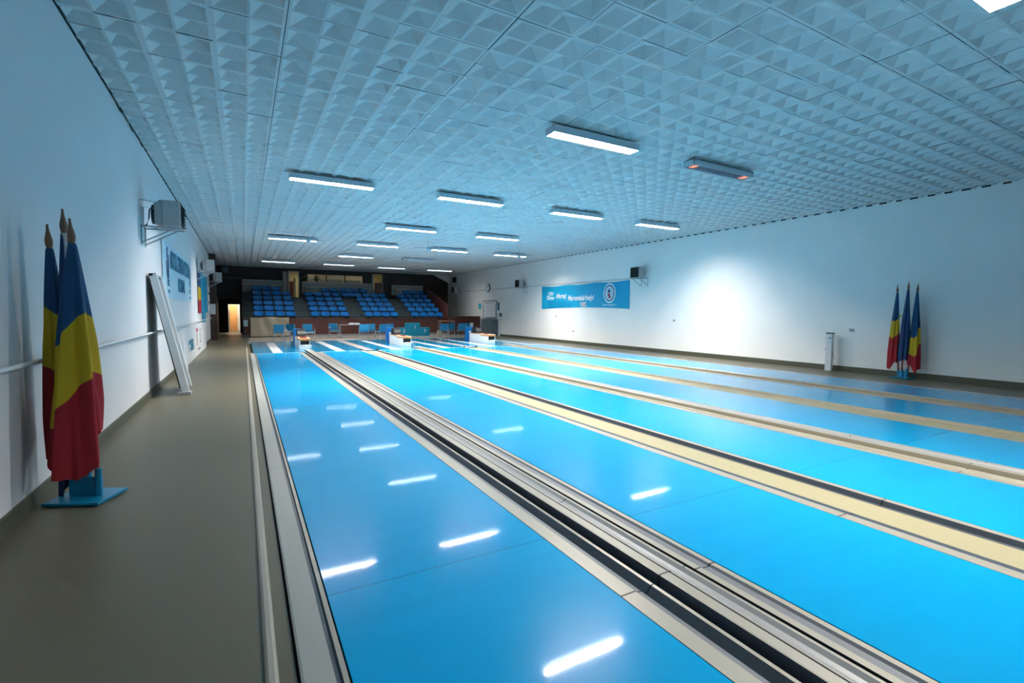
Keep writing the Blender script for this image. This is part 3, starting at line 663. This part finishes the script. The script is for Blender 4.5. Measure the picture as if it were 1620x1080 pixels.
al = thing('wall_telephone', 'small dark wall device with hanging cord right of the grey cabinet', 'telephone', (XR, 28.75, 1.45))
MB().box(-.12, 0, -.12, .12, -.12, .12).build('body', 'cab', al, .02)
MB().tube([(-.03, .02, -.12), (-.03, .03, -.4), (-.02, .0, -.5)], .008, 5).build('cord', 'dark', al)
cb = thing('cabinet', 'low grey cupboard with double doors against the far right wall', 'cabinet', (14.75, 29.2, 0))
MB().box(0, .43, 0, 1.75, .03, 1.15).build('carcass', 'cab', cb, .005)
for yy in (.02, .885): 
    dr = MB().box(-.02, 0, yy, yy+.845, .06, 1.12).build('door', 'cab', cb, .004)
    hy = .82 if yy < .5 else .93
    MB().tube([(-.035, hy, .6), (-.035, hy, .72)], .008, 6).build('handle', 'chrome', dr)
MB().box(0, .4, .02, 1.73, 0, .03).build('plinth', 'dark', cb)
tag(MB().box(XR-.16, XR, 36.6, 37.1, 4.0, 4.45).build('loudspeaker', 'dark', bevel=.01), 'black loudspeaker box high on the right wall by the far corner', 'loudspeaker')
tag(MB().box(-1.2, -.85, YE-.14, YE-.0, 4.18, 4.55).build('wall_vent', 'cab', bevel=.01), 'dark square vent box above the corridor opening', 'vent')
for i, (px, zz) in enumerate([((13.8), 1.35), (22.2, 1.42), (20.6, .65), (7.3, 1.2)]):
    tag(MB().box(XR-.03, XR, px-.05, px+.05, zz-.04, zz+.04).build('wall_socket', 'heater', bevel=.005),
        ['small grey socket on the right wall below the nearest heater', 'small grey socket on the right wall below the cyan banner', 'low small socket on the right wall under the cyan banner', 'small grey socket on the right wall above the white post'][i], 'socket', 'wall sockets')

# ------------------------------------------------------------------ grandstand
Y1, DEP, RISE, Z1 = 33.0, .85, .345, 1.15
gs = thing('grandstand', 'stepped seating grandstand with brown front across the far end', 'grandstand')
STAIRS = [(2.84, 3.68, 5), (6.1, 6.9, 4.5), (9.4, 10.25, 5)]
spans = [(-.05, 2.84), (3.68, 6.1), (6.9, 9.4), (10.25, 12.95)]
for k in range(6):
    y0 = Y1+k*DEP; y1 = y0+DEP if k < 5 else YE-.02; z = Z1+k*RISE
    sp_ = list(spans)
    if k >= 4: sp_ = [(-.05, 2.76), (3.72, 8.80), (10.25, 12.95)]
    for a_, b_ in sp_:
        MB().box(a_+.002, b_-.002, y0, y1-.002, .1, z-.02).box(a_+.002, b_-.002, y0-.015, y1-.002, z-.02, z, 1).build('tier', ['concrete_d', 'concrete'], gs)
fp = MB()
x = .0
while x < 12.9:
    fp.box(x+.004, min(x+1.2, 12.95)-.004, Y1-.05, Y1-.002, .12, Z1-.03); x += 1.2
fp.build('front_panelling', 'wood2', gs)
MB().box(-.05, 12.95, Y1-.12, Y1-.001, 0, .12).build('plinth', 'ledge', gs)
MB().box(-.05, 12.95, Y1-.07, Y1-.052, Z1-.03, Z1).build('front_trim', 'wood2', gs)
sp = [(33, 0), (YE-.02, 0), (YE-.02, 3.75), (37.3, 3.6), (32.95, 2.0), (32.95, 0)]
MB().prism_x(sp, 12.96, 13.06).build('side_panel', 'wood2', gs)
MB().tube([(13.01, 37.4, 3.68), (13.01, 33.0, 2.12), (13.01, 31.2, 1.42)], .03, 6).tube([(13.01, 31.25, 1.42), (13.01, 31.25, 0)], .025, 6).tube([(13.01, 32.9, 1.15), (13.01, 32.9, 2.1)], .02, 6).build('handrail', 'wood', gs)
MB().prism_x([(33, 0), (YE-.02, 0), (YE-.02, 3.3), (33, 1.25)], -.1, -.052).build('side_panel', 'wallwood', gs)
# grey ledges behind the last row
MB().box(-.05, 2.7, 38.05, 38.3, 2.9, 3.42).box(-.05, 2.7, 38.0, 38.3, 3.42, 3.72).build('rear_ledge', 'ledge', gs)
MB().box(3.75, 8.75, 38.15, 38.35, 2.9, 3.7).box(3.95, 5.45, 37.85, 38.14, 2.9, 3.32).box(7.9, 8.9, 37.85, 38.14, 2.9, 3.32).build('rear_ledge', 'ledge', gs)
MB().box(10.3, 12.9, 38.15, 38.35, 2.9, 3.66).box(10.5, 11.6, 37.85, 38.14, 2.9, 3.36).build('rear_ledge', 'ledge', gs)
tr_ = MB().box(-.05, 2.7, 37.97, 38.3, 3.72, 3.75).box(3.75, 8.75, 38.1, 38.35, 3.7, 3.74).box(3.95, 5.45, 37.82, 38.14, 3.32, 3.36).box(7.9, 8.9, 37.82, 38.14, 3.32, 3.36).box(10.3, 12.9, 38.1, 38.35, 3.66, 3.7).box(10.5, 11.6, 37.82, 38.14, 3.36, 3.4).box(-.05, 2.7, 37.97, 38.3, 3.40, 3.43)
tr_.build('ledge_trim', 'frame', gs)
MB().box(2.78, 3.70, Y1+4.8*DEP, YE-.01, .1, 2.53).box(8.83, 10.22, Y1+4.8*DEP, YE-.01, .1, 2.53).build('landing', 'concrete', gs)
for i, (a, b_, n) in enumerate(STAIRS):
    s = MB(); ns = int(n*2-2)
    for k in range(ns+1):
        y0 = Y1-.04+k*DEP/2; z = Z1-.002+.02+k*RISE/2
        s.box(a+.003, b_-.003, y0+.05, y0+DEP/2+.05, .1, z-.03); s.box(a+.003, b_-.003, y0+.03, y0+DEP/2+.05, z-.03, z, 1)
    tag(s.build('aisle_stairs', ['concrete_d', 'concrete']), 'grey concrete aisle stairs between seat blocks, %s of three from the left' % ['first', 'second', 'third'][i], 'stairs', 'grandstand aisle stairs')
# seats
def seat_mesh():
    sm = MB(); n = 10; pts = []
    # seat pan: rounded tray
    for j in range(5):
        for i in range(n+1):
            u, v = i/n-.5, j/4
            pts.append((u*.50*(1-.12*(v == 0)), -.20+v*.34, .14+.05*(2*u)**4+.03*(1-v)**3-.025*math.cos(u*3)))
    fs = [(j*(n+1)+i, j*(n+1)+i+1, (j+1)*(n+1)+i+1, (j+1)*(n+1)+i) for j in range(4) for i in range(n)]
    sm.add(pts, fs, 0, True); return sm
def back_mesh():
    bm_ = MB(); n = 10; pts = []
    for j in range(7):
        v = j/6; w_ = .53*(1-.10*(j == 6)-.03*(j == 5))
        for i in range(n+1):
            u = i/n-.5
            pts.append((u*w_, .14+.05*v-.05*(2*u)**2-(.02 if j == 6 else 0), .13+.29*v-(.02*(2*abs(u))**6 if j > 4 else 0)))
    fs = [(j*(n+1)+i, j*(n+1)+i+1, (j+1)*(n+1)+i+1, (j+1)*(n+1)+i) for j in range(6) for i in range(n)]
    bm_.add(pts, fs, 0, True); return bm_
def solid(o, t=.012):
    m_ = o.modifiers.new('solid', 'SOLIDIFY'); m_.thickness = t; return o
s0 = None
blocks = [('left end block', .81, .60), ('second block', 4.05, .605), ('third block', 7.42, .585), ('right end block', 10.68, .60)]
rown = ['front row', 'second row', 'third row', 'fourth row', 'fifth row', 'top row']
nth = ['first', 'second', 'third', 'fourth']
seats = []
for k in range(6):
    for bi, (bn, x0, pt_) in enumerate(blocks):
        for i in range(4):
            if k == 5 and ((bi == 0 and i == 3) or (bi == 1 and i < 2) or (bi == 2 and i > 1) or (bi == 3 and i < 1)): continue
            seats.append((x0+i*pt_, k, '%s, %s seat from the left, %s' % (bn, nth[i], rown[k])))
    if k >= 4:
        seats.append((6.5, k, 'left seat above the second stairs, %s' % rown[k])); seats.append((6.95, k, 'right seat above the second stairs, %s' % rown[k]))
for (x, k, lab) in seats:
    loc = (x, Y1+k*DEP+.27, Z1+k*RISE); L_ = 'blue plastic grandstand seat, '+lab
    if s0 is None:
        s0 = thing('stadium_seat', L_, 'seat', loc, 0, 'blue grandstand seats')
        solid(seat_mesh().build('seat', 'seat', s0)); solid(back_mesh().build('backrest', 'seat', s0))
        MB().box(-.08, .08, -.08, .1, 0, .115).build('mount', 'dark', s0)
    else: dup(s0, loc, 0, L_)
# door bench items, plants behind the rear ledge
def plant(x, y, z, sd, lab):
    rn = random.Random(sd); t_ = thing('potted_plant', lab, 'plant', (x, y, z), 0, 'plants on the rear ledge')
    MB().lathe([(.07, 0), (.1, .14), (.105, .15)], (0, 0, 0), 12).build('pot', 'wood2', t_)
    lf = MB(); pe = MB()
    for i in range(60):
        a = rn.uniform(0, 6.28); e = rn.uniform(.2, 1.3); L = rn.uniform(.15, .38); p = Vector((math.cos(a)*math.cos(e), math.sin(a)*math.cos(e)*.6, math.sin(e)))*L+Vector((0, 0, .13))
        s_ = Vector((-math.sin(a), math.cos(a), .3)).normalized()*.035; u = Vector((0, 0, .04))
        lf.add([p-s_, p+u, p+s_, p-u], [(0, 1, 2, 3)]); lf.tube([(0, 0, .12), p], .004, 4)
        if i % 5 == 0: pe.lathe([(.01, -.02), (.035, 0), (.01, .02)], p+Vector((0, -.02, .03)), 6)
    lf.build('foliage', 'green', t_); pe.build('blossom', 'petal', t_)
plant(4.0, 38.25, 3.74, 1, 'dark leafy potted plant with pale blossoms, left one below the upper window')
plant(4.75, 38.25, 3.74, 2, 'dark leafy potted plant, right one below the upper window')
wb = thing('wardrobe', 'dark brown cupboard standing inside the left upper doorway', 'wardrobe', (2.75, 40.3, 2.5))
MB().box(0, .75, 0, .5, 0, 1.35).build('carcass', 'wood', wb, .01); MB().box(.02, .365, -.02, 0, .05, 1.3).build('door', 'wood2', wb); MB().box(.385, .73, -.02, 0, .05, 1.3).build('door', 'wood2', wb)
tag(MB().box(3.28, 3.42, 39.2, 39.24, 2.5, 4.05).build('upright_board', 'frame', bevel=.004), 'tall cream board standing inside the left upper doorway', 'board')
# radiators/blinds visible behind the upper window
for i in range(3):
    v = MB(); x0 = WN[0]+.1+i*1.343; 
    for q_ in range(14): v.box(x0+q_*.083, x0+q_*.083+.055, 38.75, 38.85, 3.25, 3.98+.02*(q_ % 3))
    tag(v.build('vertical_blind', 'ledge'), 'row of grey vertical slats behind the %s upper window pane' % ['left', 'middle', 'right'][i], 'blind', 'slats behind the windows')
rc = tag(MB().box(9.08, 9.55, 38.1, 38.36, 2.54, 3.0).box(9.02, 9.6, 38.25, 38.36, 3.0, 3.85).build('bench_back', 'wood2', bevel=.03), 'brown upholstered chair back standing in the right upper doorway', 'chair')

# ------------------------------------------------------------------ things on the floor before the grandstand
def pod():
    t_ = thing('winners_podium', 'cyan three step winners podium numbered 2 1 3', 'podium', (9.95, 31.2, 0))
    MB().box(-1.0, -.5, 0, .6, 0, .56).build('second_place_step', 'podium', t_, .006); MB().box(-.5, .38, 0, .6, 0, .86).build('first_place_step', 'podium', t_, .006); MB().box(.38, 1.06, 0, .6, 0, .56).build('third_place_step', 'podium', t_, .006)
    text('2', .30, 'txtwhite', T_front(-.72, -.008, .25), t_, offset=.01); text('1', .34, 'txtwhite', T_front(.03, -.008, .48), t_, offset=.012); text('3', .30, 'txtwhite', T_front(.72, -.008, .25), t_, offset=.01)
pod()
# covered board
cv = MB(); n1, n2 = 60, 24; vs = []
for j in range(n2+1):
    for i in range(n1+1):
        u, v = i/n1, j/n2
        fold = .018*math.sin(7*u+10*v*u)+.012*math.sin(23*u+3*v)+(.02*math.sin(40*v+6*u)*(max(0, .45-v)*(1-u)*2))
        vs.append((.33+2.1*u, 32.55-fold, .05+1.15*v-(.02*math.sin(3*u*math.pi) if j == n2 else 0)))
fs = [(j*(n1+1)+i, j*(n1+1)+i+1, (j+1)*(n1+1)+i+1, (j+1)*(n1+1)+i) for j in range(n2) for i in range(n1)]
cvr = thing('covered_board', 'beige cloth covered board standing before the left grandstand block', 'covered board')
cv.add(vs, fs, 0, True); solid(cv.build('cover', 'tan', cvr), .01)
MB().box(.36, 2.40, 32.6, 32.72, .03, 1.16).build('board', 'wood', cvr)
for x in (.5, 2.2): MB().box(x, x+.08, 32.57, 32.75, 0, .05).build('foot', 'dark', cvr)
nt_ = tag(MB().box(-.02, .22, 32.925, 32.935, .66, 1.05).build('notice', 'poster'), 'small pale notice on the brown front at the left end of the grandstand', 'notice')

def chair(loc, rz, lab):
    t_ = thing('visitor_chair', lab, 'chair', loc, rz, 'blue visitor chairs')
    MB().box(-.24, .24, -.23, .2, .42, .49).build('seat', 'fabric', t_, .02)
    MB().box(-.24, .24, .2, .25, .52, .88).build('backrest', 'fabric', t_, .02)
    for s in (-1, 1):
        MB().tube([(s*.26, -.25, 0), (s*.26, -.24, .44), (s*.26, .2, .47)], .013, 8).build('front_leg', 'chrome', t_)
        MB().tube([(s*.26, .30, 0), (s*.26, .2, .46), (s*.25, .26, .88)], .013, 8).build('rear_leg', 'chrome', t_)
        MB().tube([(s*.27, -.24, .44), (s*.27, -.22, .64), (s*.27, .2, .66)], .013, 8).build('armrest', 'chrome', t_)
    MB().tube([(-.26, -.24, .40), (.26, -.24, .40)], .012, 8).build('stretcher', 'chrome', t_)
    return t_
c0 = chair((1.62, 28.6, 0), R(180), 'blue padded chair with chrome frame, leftmost, in front of the beige covered board')
for (x, y, rz, lab) in [(2.35, 29.3, 150, 'blue padded chair, middle of the left group, beside the covered board'), (3.15, 28.9, 10, 'blue padded chair, right one of the left group behind the leftmost ball machine'),
                        (4.72, 30.4, 5, 'blue padded chair standing alone left of the table with papers'),
                        (6.0, 28.2, 170, 'blue chair nearest the table with papers, left of the centre group'), (6.55, 29.2, 185, 'blue chair second in the centre group of chairs'),
                        (6.95, 28.1, 200, 'blue chair third in the centre group, turned away'), (7.6, 28.9, 180, 'blue chair directly left of the winners podium'),
                        (11.05, 28.8, 175, 'blue chair leftmost of the right group'), (11.75, 29.5, 190, 'blue chair second of the right group, at the brown counter'),
                        (12.35, 28.9, 170, 'blue chair third of the right group'), (12.9, 29.6, 180, 'blue chair rightmost of the right group, by the low partition')]:
    dup(c0, (x, y, 0), R(rz), lab)
def table(x0, x1, y0, y1, h, top, lab, cat='table'):
    t_ = thing('table', lab, cat, (x0, y0, 0))
    MB().box(0, x1-x0, 0, y1-y0, h-.03, h).build('tabletop', top, t_, .004)
    for a in (.04, x1-x0-.04):
        for b_ in (.04, y1-y0-.04): MB().tube([(a, b_, 0), (a, b_, h-.03)], .02, 8).build('leg', 'chrome', t_)
    return t_
table(5.05, 6.35, 30.3, 31.0, .80, 'ledge', 'grey topped table with white papers before the grandstand')
for i, (x, w_) in enumerate([(5.62, .28), (5.95, .30)]):
    tag(MB().box(x, x+w_, 30.45, 30.7, .80, .90).build('paper_stack', 'paper', bevel=.004), 'white paper stack on the grey table, %s one' % ['left', 'right'][i], 'paper', 'paper stacks')
table(1.75, 2.25, 28.7, 29.2, .50, 'stripe2', 'small low table with a cup among the left group of chairs')
tag(MB().lathe([(.04, 0), (.05, .12)], (2.0, 28.9, .5), 12).build('cup', 'petal'), 'pale cup on the small low table', 'cup')
table(11.7, 12.75, 31.0, 31.5, 1.0, 'orange', 'tall brown topped counter table behind the right chairs')
tag(MB().box(10.95, 11.2, 29.4, 29.65, 0, .42).build('storage_box', 'tan', bevel=.01), 'small beige box on the floor under the right group of chairs', 'box')
tag(MB().box(12.8, XR-.03, 32.0, 32.06, 0, 1.32).build('partition', 'wood2', bevel=.004), 'low dark red brown partition joining the grandstand and the right wall', 'partition')
tag(MB().box(14.35, 14.6, 31.99, 32.0, .55, .85).build('notice_sheet', 'paper'), 'small white sheet on the dark partition', 'notice')
